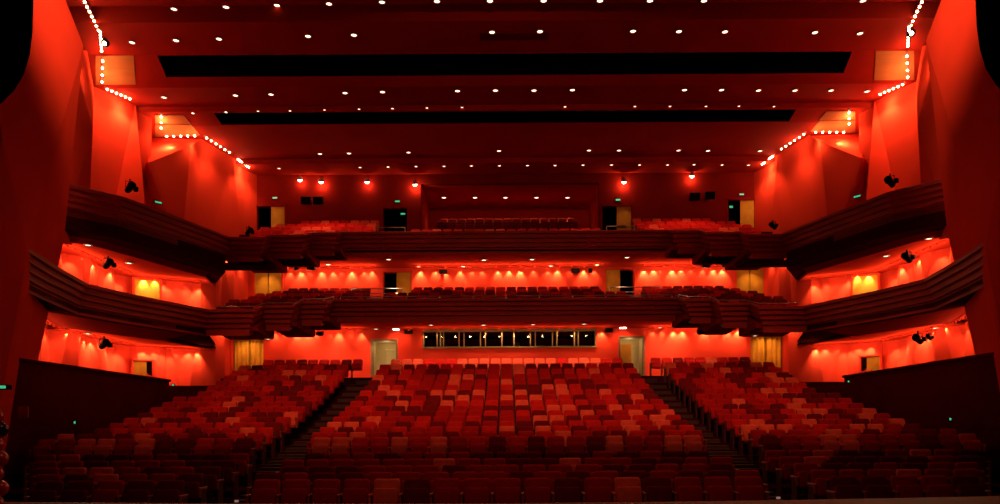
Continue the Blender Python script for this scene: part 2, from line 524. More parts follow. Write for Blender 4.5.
# speakers, signs
def speaker(xp, y, d, w, h, label, tilt=.25, group='wall loudspeakers'):
    c = P(xp, y, d)
    t = empty('loudspeaker', c, 0, label=label, cat='speaker', group=group)
    Mx = Matrix.Rotation(tilt, 4, 'X')
    MB().box(-w/2, w/2, -.32, -.04, -h/2, h/2, .02, Mx).build('cabinet', M['black'], t)
    b = MB(); b.box(-w/2+.02, w/2-.02, -.335, -.32, -h/2+.02, h/2-.02, .004, Mx); b.build('grille', M['void'], t)
    MB().box(-.04, .04, -.1, .12, -.03, .03, .005).build('bracket', M['black'], t)
    return t
speaker(409, 331, D0-.1, .42, .24, 'black loudspeaker on the red wall left of the booth window')
speaker(608, 329.5, D0-.1, .42, .24, 'black loudspeaker on the red wall right of the booth window')
speaker(443.5, 271.5, D1-.1, .42, .22, 'black loudspeaker on the lower balcony wall left of centre')
speaker(575, 270.5, D1-.1, .45, .24, 'wider black loudspeaker of the pair right of centre on lower balcony wall')
speaker(590, 270.5, D1-.1, .2, .24, 'narrow black loudspeaker of the pair right of centre on lower balcony wall')
speaker(312, 268, D1-.5, .42, .2, 'black loudspeaker high on the left lower balcony wall, wider of two')
speaker(297.5, 268, D1-.5, .2, .2, 'small black loudspeaker high on the left lower balcony wall, narrower of two')
speaker(705, 265.5, D1-.5, .42, .2, 'black loudspeaker high on the right lower balcony wall, wider of two')
speaker(723, 265, D1-.5, .2, .22, 'small black loudspeaker high on the right lower balcony wall, narrower of two')
for xp, y, nm, q in ((307, 201, 'left', 'outer'), (319, 201, 'left', 'inner'), (694, 197, 'right', 'inner'), (709, 196, 'right', 'outer')):
    speaker(xp, y, D2-.1, .55, .42, f'black loudspeaker in the shade of the {nm} upper rear wall, {q} one', .2)
for xp, y, d, nm in ((321, 332.5, 33.0, 'left'), (699.5, 331, 33.0, 'right')):
    speaker(xp, y, d, .3, .14, f'black loudspeaker hung under the {nm} stepped end of the lower balcony', .4)

# ------------------------------------------------------------------ lower balcony rear wall
e1 = [(X(383, D1), X(413.5, D1), 6.0+EYE, Zy(270.5, D1)), (X(605.5, D1), X(636, D1), 6.0+EYE, Zy(269, D1)),
      (X(254, D1), X(284, D1), 5.5+EYE, Zy(270, D1)), (X(736, D1), X(766, D1), 5.5+EYE, Zy(269, D1))]
wall_with_holes('wall_back', D1, -15.6, 15.6, EYE+5.3, ZS2+.2, e1, M['rearwall'])
for i, h in enumerate(e1):
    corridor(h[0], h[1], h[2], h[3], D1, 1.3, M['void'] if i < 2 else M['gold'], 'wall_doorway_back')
    fr = MB()
    for xx in (h[0]+.03, h[1]-.03): fr.box(xx-.05, xx+.05, D1-.04, D1+.34, h[2], h[3], .01)
    fr.box(h[0], h[1], D1-.04, D1+.34, h[3]-.07, h[3]+.02, .01)
    f = fr.build(f'door_{4+i}', M['wall']); tag(f, kind='structure')
    if i < 2:
        a, b = ((h[0]+h[1])/2-.05, h[1]-.06) if i == 0 else (h[0]+.06, (h[0]+h[1])/2+.02)
        lf = MB().box(a, b, D1+.02, D1+.07, h[2], h[3]-.06, .01).build('door_leaf', M['gold'], f)
        spot(((a+b)/2, D1-.5, h[3]+.05), ((a+b)/2, D1+.1, h[2]+.9), 10, 70)
    else:
        xm = (h[0]+h[1])/2; s = -1 if i == 2 else 1
        nm = 'left' if s < 0 else 'right'
        for q, (a, b) in enumerate(((h[0]+.03, xm-.03), (xm+.03, h[1]-.03))):
            lf = MB().box(a, b, D1+.05, D1+.10, h[2], h[3]-.04, .01).build('door_leaf', M['gold'], f)
        bar = MB().box(h[0]+.2, h[1]-.1, D1-.0, D1+.04, h[2]+1.35, h[2]+1.42, .01).build('push_bar', M['black'], f)
        spot((xm, D1-.6, ZS2-.12), (xm, D1+.1, h[2]+1.2), 75, 100, col=(1, .6, .2))

# ------------------------------------------------------------------ upper balcony rear wall with recess
ZC = EYE+14.6
RX0, RX1, RZ = X(422.5, D2), X(600, D2), EYE+14.05
e2 = [(X(257, D2), X(287.5, D2), EYE+10.7, Zy(203.5, D2)), (X(383, D2), X(410, D2), EYE+10.2, Zy(206, D2)),
      (X(602, D2), X(634, D2), EYE+10.2, Zy(205.5, D2)), (X(728, D2), X(757, D2), EYE+10.7, Zy(200, D2)),
      (RX0, RX1, EYE+10.2, RZ)]
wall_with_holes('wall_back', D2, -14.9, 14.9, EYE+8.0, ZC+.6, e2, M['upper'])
for i, h in enumerate(e2[:4]):
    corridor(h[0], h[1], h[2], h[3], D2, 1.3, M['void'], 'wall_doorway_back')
    fr = MB()
    for xx in (h[0]+.03, h[1]-.03): fr.box(xx-.06, xx+.06, D2-.04, D2+.34, h[2], h[3], .01)
    fr.box(h[0], h[1], D2-.04, D2+.34, h[3]-.09, h[3]+.03, .01)
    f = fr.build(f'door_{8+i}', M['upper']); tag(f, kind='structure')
    xm = (h[0]+h[1])/2
    lf = {0: (xm, h[1]-.07), 2: (xm, h[1]-.08), 3: (xm-.05, h[1]-.07)}.get(i)
    if lf:
        MB().box(lf[0], lf[1], D2+.02, D2+.07, h[2], h[3]-.09, .01).build('door_leaf', M['gold'], f)
        if i == 2: MB().box(lf[0]+.05, lf[1]-.3, D2-.02, D2+.02, h[2]+1.28, h[2]+1.40, .01).build('push_bar', M['black'], f)
        spot(((lf[0]+lf[1])/2, D2-.7, h[3]+.3), ((lf[0]+lf[1])/2, D2+.1, h[2]+1.1), 14, 60, col=(1, .7, .35))
# recess
rc = MB(); RD = 47.2
rc.box(RX0-1, RX1+1, RD, RD+.2, EYE+9.5, RZ+.2); rc.box(RX0-1, RX1+1, D2+.3, RD, RZ, RZ+.15)
rc.box(RX0-.2, RX0, D2+.3, RD+.2, EYE+9.5, RZ); rc.box(RX1, RX1+.2, D2+.3, RD+.2, EYE+9.5, RZ)
rc.box(RX0-1, RX1+1, D2+.3, 44.4, EYE+9.3, EYE+11.3); rc.box(RX0-1, RX1+1, 44.4, 45.4, EYE+9.3, EYE+11.75); rc.box(RX0-1, RX1+1, 45.4, RD, EYE+9.3, EYE+12.15)
rc.build('wall_recess_back', M['rearwall'])['kind'] = 'structure'
# ------------------------------------------------------------------ balconies
WP = [(-14.1, 35.9), (-17.6, 34.0), (-17.6, 27.2), (-16.6, 24.2)]
RIBS = []
def rib_profile(step=.2, n=4, inw=.085):
    p = [(.34, -1.0), (.34, 0.03), (.28, .05), (.05, .05), (.0, .03)]
    for i in range(n):
        o = inw*i
        p += [(o, -step*i-.085), (o+.10, -step*i-.105), (o+.10, -step*(i+1)+.004), (o+inw, -step*(i+1)+.0)]
    p = p[:-1]
    p += [(inw*n+.02, -step*n-.02)]
    return p
def offs(pl, o):
    """offset a plan polyline to its left side by o (mitred)"""
    out = []
    n = len(pl)
    for i, p in enumerate(pl):
        def nrm(a, b):
            t = Vector((b[0]-a[0], b[1]-a[1])).normalized(); return Vector((-t.y, t.x))
        ns = []
        if i > 0: ns.append(nrm(pl[i-1], p))
        if i < n-1: ns.append(nrm(p, pl[i+1]))
        m = sum(ns, Vector((0, 0))).normalized(); k = m.dot(ns[0])
        m = m*min(1/max(k, .35), 2.2)
        out.append((p[0]+m.x*o, p[1]+m.y*o))
    return out

def parapet(pl, zs, prof, name, m, parent, mirror):
    """ribbed front swept along plan points pl (walking so that the inside is on the left)"""
    b = MB(); rows = []
    for o, dz in prof:
        rows.append([(mirror*q[0], q[1], z+dz) for q, z in zip(offs(pl, o), zs)])
    rows.append(rows[0])
    b.loft(rows)
    for e in (0, -1):
        b.poly([r[e] for r in rows[:-1]])
    return b.build(name, m, parent)

def balcony(name, label, Zc, dc, xc, steps, boxpts, soff, dback, flr, box_drop, seatrows, uo, sd):
    t = empty(name, (0, 0, 0), 0, label=label, cat='balcony')
    pr = rib_profile()
    # one continuous ribbed front: left box, stepped terraces, centre, mirrored
    half = [(x, y, steps[-1][3]) for x, y in boxpts[::-1]]
    half[-1] = (-steps[-1][1], steps[-1][2], steps[-1][3])
    for i, (xa, xb, d, z) in list(enumerate(steps))[::-1]:
        if i < 2: half.append((-xb+.0, d, z))
        half.append((-xa, d, z))
    half.append((-xc+.1, dc, Zc))
    full = half + [(-x, y, z) for x, y, z in half[::-1]]
    parapet([(x, y) for x, y, z in full], [EYE+z for x, y, z in full], pr, 'parapet', M['fascia'], t, 1)
    b = MB().box(-xc, xc, dc+.36, dback, soff-.02, soff+.10); b.box(-xc, xc, dc+.34, dc+.62, soff-.02, EYE+Zc-.8)
    b.build('centre_soffit', M['soffit'], t)
    for s in (-1, 1):
        # dropped dark slab under the terraces
        b = MB()
        for i, (xa, xb, d, z) in enumerate(steps):
            x0, x1 = sorted((s*xa, s*(xb+.0)))
            nd = d+sd[2-i]
            b.xprism([(d+.36, EYE+z-.80), (nd, EYE+z-.93), (nd+.3, EYE+z-.85), (nd+.3, soff+.05), (d+.36, EYE+z-.6)], x0+.01, x1-.01)
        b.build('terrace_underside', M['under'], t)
        # side box
        zb = EYE+steps[-1][3]
        mir = 1 if s < 0 else -1
        pl = boxpts[::-1]
        rows = []
        for o, dz in ((.34, -.79), (uo*.4, -.79-(box_drop-.79)*.45), (uo*.7, -.79-(box_drop-.79)*.8), (uo, -box_drop-.02), (uo+.1, -box_drop+.15), (.5, -.6), (.34, -.79)):
            rows.append([(mir*q[0], q[1], zb+dz) for q in offs(pl, o)])
        b = MB(); b.loft(rows)
        for e in (0, -1): b.poly([r[e] for r in rows[:-1]])
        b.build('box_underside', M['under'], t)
        # lit soffit and floor of the side box, from its front back to the gallery wall
        def wx(d):
            if d < 27.2: return -16.6-(d-24.2)/3.0 if d > 21 else -15.5
            return -17.6
        for nm_, off, za, zb_, m_ in (('box_soffit', uo, zb-box_drop, zb-box_drop+.10, M['soffit']), ('box_floor', .34, zb-box_drop+.14, zb-.75, M['carpet'])):
            inn = [p for p in offs(pl, off) if p[0] > wx(p[1])+.4]
            pr_ = [(p, (wx(p[1]), p[1])) for p in inn]
            L_ = inn[-1]
            pr_ += [((L_[0]+.01, L_[1]+.02), (-17.6, 34.0)), ((L_[0]+.02, L_[1]+.04), (-14.1, 35.9))] if off > 1 else [((L_[0]+.01, L_[1]+.02), (-17.6, 34.0)), ((L_[0]+.02, L_[1]+.04), (-14.1, 35.9))]
            b = MB(); rows = []
            for a_, f_ in pr_:
                rows.append([(mir*a_[0], a_[1], za), (mir*f_[0], f_[1], za), (mir*f_[0], f_[1], zb_), (mir*a_[0], a_[1], zb_), (mir*a_[0], a_[1], za)])
            b.loft(rows); b.build(nm_, m_, t)
        # soffit behind the terraces
        b = MB(); y0 = steps[0][2]+2.4
        b.prism([(s*xc, dc+.4), (s*xc, dback), (s*15.4, dback), (s*15.4, y0+1.5), (s*(steps[-1][1]+.3), y0+1.5), (s*(steps[-1][1]), y0)], soff-.02, soff+.10)
        b.build('side_soffit', M['soffit'], t)
    # seating terraces
    b = MB()
    for (r, d, z, xi, xo) in seatrows:
        for sg in ((1,) if xi == 0 else (-1, 1)):
            if xi == 0: x0, x1 = -xo, xo
            else: x0, x1 = sorted((sg*xi, sg*xo))
            bot = min(z-.12, max(soff+.12, z-1.2)) if d > dc else z-.15
            b.box(x0, x1, d-.52, d+.56, bot, z)
    b.build('seating_tiers', M['carpet'], t)
    return t

L1 = dict(Zc=5.86, dc=33.6, xc=7.9)
st1 = [(7.75, 8.85, 32.1, 5.53), (8.95, 10.2, 31.2, 5.20), (10.25, 12.1, 30.1, 4.86)]
box1 = [(-12.02, 30.1), (-12.6, 28.8), (-13.4, 26.8), (-13.95, 24.7), (-13.3, 21.8), (-12.7, 19.6)]
rows1 = []
for r in range(-3, 5):
    d = 34.95+1.0*r; z = EYE+5.25+.32*r
    xi = 0 if r >= 0 else {-1: 7.95, -2: 9.1, -3: 10.4}[r]
    xo = 13.4 if r >= 0 else 13.2
    rows1.append((r, d, z, xi, xo))
wall1_unused = [(-14.6, 34.9), (-16.2, 34.9), (-17.0, 33.1), (-16.4, 27), (-15.2, 24.4), (-13.6, 19.4)]
balcony('balcony', 'lower of the two red theatre balconies, ribbed front just above the stalls', L1['Zc'], L1['dc'], L1['xc'], st1, box1, ZS1, D0+.2, {'wall': WP}, 1.05, rows1, 2.9, (2.3, 3.2, 2.3))
st2 = [(7.85, 9.1, 34.8, 9.22), (9.2, 10.7, 33.9, 8.88), (10.75, 12.3, 33.0, 8.56)]
box2 = [(-12.25, 33.0), (-13.1, 30.2), (-14.05, 27.2), (-14.8, 26.3), (-15.3, 25.6), (-15.9, 24.7)]
rows2 = []
for r in range(-3, 5):
    d = 37.25+.95*r; z = EYE+8.95+.43*r
    if r >= 2: xi, xo = 5.3, 14.6
    elif r >= 0: xi, xo = 0, 14.6
    else: xi, xo = {-1: 8.1, -2: 9.4, -3: 10.9}[r], 13.2
    rows2.append((r, d, z, xi, xo))
balcony('balcony', 'upper of the two red theatre balconies, ribbed front below the ceiling', 9.56, 36.0, 8.0, st2, box2, ZS2, D1+.2, {'wall': WP}, 1.62, rows2, 1.5, (3.1, 2.4, 1.6))

# balcony seats (part of the merged far seats)
for (r, d, z, xi, xo) in rows1:
    n = int(13.0/.55)
    for sg in (-1, 1):
        x = xi+(.35 if xi else .275)
        lim = {4: 11.6, 3: 11.9, 2: 12.4, 1: 12.8}.get(r, 13.0)
        while x < lim:
            # leave door aisles
            if not (r >= 3 and 5.0 < x < 7.2) and not (5.9 < x < 6.9):
                add_low(sg*x, d+.25, z, random.choice(['maroon', 'maroon', 'red', 'scarlet']))
            x += .55
for (r, d, z, xi, xo) in rows2:
    for sg in (-1, 1):
        x = xi+(.35 if xi else .275)
        lim = {4: 11.4, 3: 12.3, 2: 12.9, 1: 13.2}.get(r, 12.9)
        while x < lim:
            if not (5.2 < x < 7.0 and r >= 1):
                add_low(sg*x, d+.2, z, random.choice(['red', 'scarlet', 'coral', 'scarlet']))
            x += .55
for k, (d, z) in enumerate(((44.0, 11.3), (45.0, 11.75), (46.2, 12.15))):
    for j in range(15):
        add_low((j-7)*.56+.1, d, EYE+z, 'coral' if k == 2 else 'maroon')
me = bpy.data.meshes.new('distant_theatre_seats'); me.from_pydata(rest_v, [], rest_f)
for t in tl: me.materials.append(M['seat_'+t])
me.materials.append(M['shell'])
me.polygons.foreach_set('material_index', rest_m); me.update()
o = link('distant_theatre_seats', me)
tag(o, 'rest of the red theatre seats, the far stalls rows and both balconies', 'seats', kind='stuff')

# handrails on the balcony rims and guard rails by the doors
def rail(pts, r, name, label, posts=True, bars=(0,), h=.0, group=None):
    t = empty(name, pts[0], 0, label=label, cat='railing', group=group)
    L = [Vector(p)-Vector(pts[0]) for p in pts]
    for bz in bars:
        MB().tube([p+Vector((0, 0, bz)) for p in L], r, 6).build('rail_bar', M['steel'], t)
    if posts:
        tot = (L[-1]-L[0]).length; n = max(2, int(tot/1.4)+1)
        for i in range(n):
            p = L[0].lerp(L[-1], i/(n-1)) if len(L) == 2 else L[min(i, len(L)-1)]
            MB().tube([p+Vector((0, 0, -h)), p+Vector((0, 0, max(bars)))], r*.9, 6).build('post', M['steel'], t)
    return t
rail([(-7.6, 33.9, EYE+6.05), (7.6, 33.9, EYE+6.05)], .022, 'handrail', 'thin steel handrail along the centre front of the lower balcony', h=.18)
for s, nm in ((-1, 'left'), (1, 'right')):
    pts = [(s*7.9, 33.6+.3, EYE+6.05), (s*8.0, 32.5, EYE+5.72), (s*8.9, 32.4, EYE+5.70), (s*9.05, 31.6, EYE+5.40), (s*10.2, 31.5, EYE+5.38), (s*10.4, 30.4, EYE+5.06), (s*12.0, 30.4, EYE+5.05)]
    rail(pts, .02, 'handrail', f'thin steel handrail following the {nm} stepped front of the lower balcony', h=.18)
    rail([(s*5.35, 38.3, EYE+6.75), (s*8.0, 38.3, EYE+6.75)], .025, 'guard_rail', f'three-bar steel guard rail beside the {nm} door of the lower balcony', bars=(0, .25, .5), h=.3)
    rail([(s*5.5, 40.4, EYE+10.7), (s*7.0, 40.4, EYE+10.7)], .025, 'guard_rail', f'steel guard rail beside the {nm} door of the upper balcony', bars=(0, .28), h=.5)

# ------------------------------------------------------------------ ceiling
prof = [(18, 16.6), (28.9, 16.6), (28.9, 16.95), (29.6, 16.95), (29.6, 16.3), (31.9, 16.2), (33.2, 15.36), (35.1, 15.34), (35.1, 15.1),
        (36.2, 14.87), (40.7, 14.87), (40.7, 14.6), (42.6, 14.6)]
def zc(d):
    for (a, za), (b, zb) in zip(prof, prof[1:]):
        if a <= d <= b and b > a: return EYE+za+(zb-za)*(d-a)/(b-a)
    return EYE+15
SL = [((153.5, 53.5), (857, 44), (74, 67), 31.9, 33.2), ((215, 112.5), (797, 107), (125, 120), 35.1, 36.2)]
cl = MB()
W = 19.5
loop = [(d, EYE+z) for d, z in prof] + [(42.6, EYE+17.6), (18, EYE+17.6)]
slots = [(31.95, 32.78, -15.0, 15.0), (35.22, 36.12, -13.85, 13.85)]
# ceiling panels as strips, with real slots cut between
segs = list(zip(prof, prof[1:]))
for (a, za), (b, zb) in segs:
    cuts = [s for s in slots if a-.01 <= s[0] and s[1] <= b+.01]
    def q(d): return EYE+za+(zb-za)*(d-a)/(b-a) if b > a else None
    if not cuts:
        cl.poly([(-W, a, EYE+za), (W, a, EYE+za), (W, b, EYE+zb), (-W, b, EYE+zb)])
    else:
        s0, s1, xa, xb = cuts[0]
        for (u0, u1, v0, v1) in ((-W, W, a, s0), (-W, W, s1, b), (-W, xa, s0, s1), (xb, W, s0, s1)):
            if v1 > v0: cl.poly([(u0, v0, q(v0)), (u1, v0, q(v0)), (u1, v1, q(v1)), (u0, v1, q(v1))])
cl.mi = 1
for (s0, s1, xa, xb) in slots:
    z0, z1 = zc(s0)+.0, zc(s1)
    T = EYE+18.2
    cl.poly([(xa, s0, z0), (xb, s0, z0), (xb, s0-.3, T), (xa, s0-.3, T)]); cl.poly([(xa, s1, z1), (xb, s1, z1), (xb, s1+.8, T), (xa, s1+.8, T)])
    cl.poly([(xa, s0-.3, T), (xb, s0-.3, T), (xb, s1+.8, T), (xa, s1+.8, T)])
    cl.poly([(xa, s0, z0), (xa, s1, z1), (xa, s1+.8, T), (xa, s0-.3, T)]); cl.poly([(xb, s0, z0), (xb, s1, z1), (xb, s1+.8, T), (xb, s0-.3, T)])
o = cl.build('ceiling', [M['ceil'], M['slot']], recalc=False); tag(o, kind='structure')
# roof slab over everything (keeps stray light out)
MB().box(-21, 21, 16, 49, EYE+18.4, EYE+18.7).build('ceiling_slab', M['void'])['kind'] = 'structure'

def zray(x, y):
    """hit of a photo ray with the ceiling profile"""
    y2 = y - (CX-x)*ROT
    best = None
    for (a, za), (b, zb) in segs:
        # z = (HY-y2)/F*d
        k = (HY-y2)/F
        if b > a:
            m = (zb-za)/(b-a); den = k-m
            if abs(den) < 1e-6: continue
            d = (za-m*a)/den
            if a-1e-3 <= d <= b+1e-3:
                if best is None or d < best[0]: best = (d, m)
    return best
ds = [0]
DLmesh = {}
def dl_proto(r):
    if r in DLmesh: return DLmesh[r]
    a = MB(); a.lathe([(r*1.25, 0), (r*1.3, -.03), (r*1.02, -.045), (r, -.02), (r, .0)], 18); t = a.mesh('trim_ring', True); t.materials.append(M['trim'])
    b = MB(); b.lathe([(r*.99, -.012), (r*.7, -.03), (.01, -.04)], 18); l = b.mesh('lens', True); l.materials.append(M['lens'])
    DLmesh[r] = (t, l); return DLmesh[r]
def downlight(p, r, label, group, slope=0):
    t = empty('downlight', p, 0, label=label, cat='light', group=group)
    t.rotation_euler = (math.atan(slope), 0, 0)
    for nm, me in zip(('trim_ring', 'lens'), dl_proto(r)):
        o = bpy.data.objects.new(nm, me); COL.objects.link(o); o.parent = t
    return t
ROWL = {
 'front edge': [(174, 8.5), (226, 6.5), (277, 4.8), (329, 3.3), (382, 1.6), (437, .8), (490, .5), (543.6, .3), (600, .3), (650, .3), (704, .3), (863, .3)],
 'second panel': [(132, 42), (176, 40), (219, 38.5), (308, 35.7), (354, 34.6), (492, 31.7), (540, 31), (633, 30.7), (679, 31), (725, 31.3), (815, 32), (860, 33)],
 'third panel': [(164, 97), (235.5, 95), (271, 94), (345, 92.5), (382.5, 91.5), (457.5, 90.5), (495.5, 90), (534, 90), (572.5, 89.5), (684.5, 89.5), (721.5, 89.5), (758.5, 90), (795, 90), (831, 90), (867, 91)],
 'slot edge': [(193, 112.8), (226, 111.7), (258, 110.6), (290, 110.3), (324.5, 109.4), (359, 108.6), (392.5, 108), (427, 107.4), (462, 106.8), (565, 106.2), (635, 105.9), (670, 105.8), (706, 105.8), (739, 105.6), (774, 106)],
 'fourth panel': [(320, 153.5), (349, 153), (408.5, 152), (499, 150.5), (589, 150), (619, 150), (678.5, 150), (708, 150.4), (760, 150.6)],
 'rearmost panel': [(279, 168), (360, 167), (388, 166.5), (416, 166), (444, 165.8), (471.5, 165.5), (499.5, 165.3), (527.5, 165), (555, 165), (583, 164.6), (611.5, 164.5), (639.5, 164.5), (667.5, 164.5), (694, 164.2), (722, 164.5), (748.5, 164.7)],
}
for nm, L in ROWL.items():
    for i, (x, y) in enumerate(L):
        h = zray(x, y)
        if not h: h = (28.7, 0) if y < 15 else (35.09, 0)
        p = P(x, y, h[0]-.02)
        half = len(L)//2
        pos = f'{ORD[i+1]} from the left' if i <= half else f'{ORD[len(L)-i]} from the right'
        lab = f'recessed warm downlight, {pos} in the row on the ceiling {nm}' if 'edge' not in nm else f'recessed warm downlight, {pos} in the row at the ceiling {nm}'
        downlight(p, .07 if nm == 'slot edge' else .115 if nm != 'rearmost panel' else .09, lab, f'ceiling downlights, {nm}', h[1])
def prof_pt(x, y, s):
    k = (HY-y)/F
    for (a, za), (b, zb) in segs:
        if b > a:
            m = (zb-za)/(b-a); den = k-m
            if abs(den) > 1e-6:
                d = (za-m*a)/den
                if a-1e-3 <= d <= b+1e-3: return Vector((s*(CX-x)*d/F, d, EYE+k*d))
PANEL_GLOW = mat('tan_panel_and_glow', (.46, .13, .040), .7, .12, 1.2, stretch=(.4, 3, 3), spec=.05)
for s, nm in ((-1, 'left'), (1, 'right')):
    for q in ([(98, 53), (136, 53), (138, 82), (98, 82)], [(157, 113), (186, 113), (193, 121.5), (157, 121.5)], [(157, 122.3), (193, 122.3), (202, 133), (157, 134.5)]):  # first is a wood panel; the slanted pair paints bulb glow as colour
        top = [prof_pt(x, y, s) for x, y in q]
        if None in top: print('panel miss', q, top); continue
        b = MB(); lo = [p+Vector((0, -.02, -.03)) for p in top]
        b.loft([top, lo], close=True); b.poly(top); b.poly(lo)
        tag(b.build('trim_panel_and_glow', PANEL_GLOW), kind='structure')
# projection strip on the second panel
p0 = zray(482, 33); p1 = zray(551, 41)
MB().box(X(482, p0[0]), X(551, p0[0]), p0[0], p0[0]+.55, zc(p0[0])-.03, zc(p0[0])+.02, .01).build('access_hatch', M['under'])
tag(bpy.data.objects['access_hatch'], 'dark flat access hatch in the ceiling above the centre', 'hatch')

# soffit lights
SOF = [('upper balcony underside', ZS2, [(340, 258.5), (388.5, 259), (484, 259.6), (532, 259), (627, 257), (675, 255.5), (328, 264), (418.5, 266), (463, 266), (551, 265.4), (597, 264.4)]),
       ('lower balcony underside', ZS1, [(376, 328.5), (431, 324.5), (483.5, 324.5), (533, 324), (584, 323.5), (660, 327), (328, 328), (685, 321)])]
cnt = 0
for nm, z, L in SOF:
    L = sorted(L)
    for i, (x, y) in enumerate(L):
        p = PZ(x, y, z-.03)
        half = len(L)//2
        pos = f'{ORD[i+1]} from the left' if i <= half else f'{ORD[len(L)-i]} from the right'
        downlight(p, .13, f'white downlight in the {nm}, {pos}', f'downlights in the {nm}')
        spot(p+Vector((0, -.9 if z == ZS1 else 0, -.08)), p+Vector((0, .2, -3)), 300 if z == ZS1 else 40, 110, col=(1, .62, .36))
for x, y, d, nm in ((224, 334.5, 31.5, 'left outer'), (268, 338.5, 31.2, 'left inner'), (755, 335, 31.2, 'right inner'), (798, 331.5, 31.5, 'right outer')):
    downlight(P(x, y, d), .12, f'white downlight below the stepped lower balcony, {nm}', 'downlights under the stepped balcony ends')
for x, y, z, lab in ((88, 333, EYE+4.86-1.05, 'left lower side box'), (935, 327.5, EYE+4.86-1.05, 'right lower side box')):
    downlight(PZ(x, y, z-.03), .12, f'white downlight in the ceiling under the {lab}', 'downlights under the side boxes')
for x, y, lab in ((88, 244.5, 'left upper side box, nearer the stage'), (129, 262.5, 'left upper side box, farther from the stage'), (929, 238, 'right upper side box, nearer the stage'), (886, 255.5, 'right upper side box, farther from the stage')):
    downlight(PZ(x, y, EYE+8.56-1.62-.03), .12, f'white downlight under the {lab}', 'downlights under the side boxes')
# recess lamps
for i, x in enumerate((444, 475, 505.5, 536.5, 567.5)):
    p = PZ(x, 197.3, RZ-.02)
    downlight(p, .14, f'bright round downlight in the recess ceiling, {["first", "second", "third", "fourth", "fifth"][i]} from the left', 'recess downlights')
    spot(p+Vector((0, 0, -.08)), p+Vector((0, .5, -3)), 55, 110, col=(1, .5, .35))

# ------------------------------------------------------------------ side walls
def facets(name, pts, faces, m, s):
    b = MB()
    vs = [b.bm.verts.new(mx(p, 1 if s < 0 else -1)) for p in pts]
    for f in faces:
        b.bm.faces.new([vs[i] for i in f])
    # thickness outward
    o = b.build(name, m, recalc=True)
    md = o.modifiers.new('thickness', 'SOLIDIFY'); md.thickness = .05; md.offset = 0
    tag(o, kind='structure'); return o

def pl(x, y, d):       # left-half design pixel without the camera roll
    return ((x-CX)*d/F, d, EYE+(HY-y)*d/F)

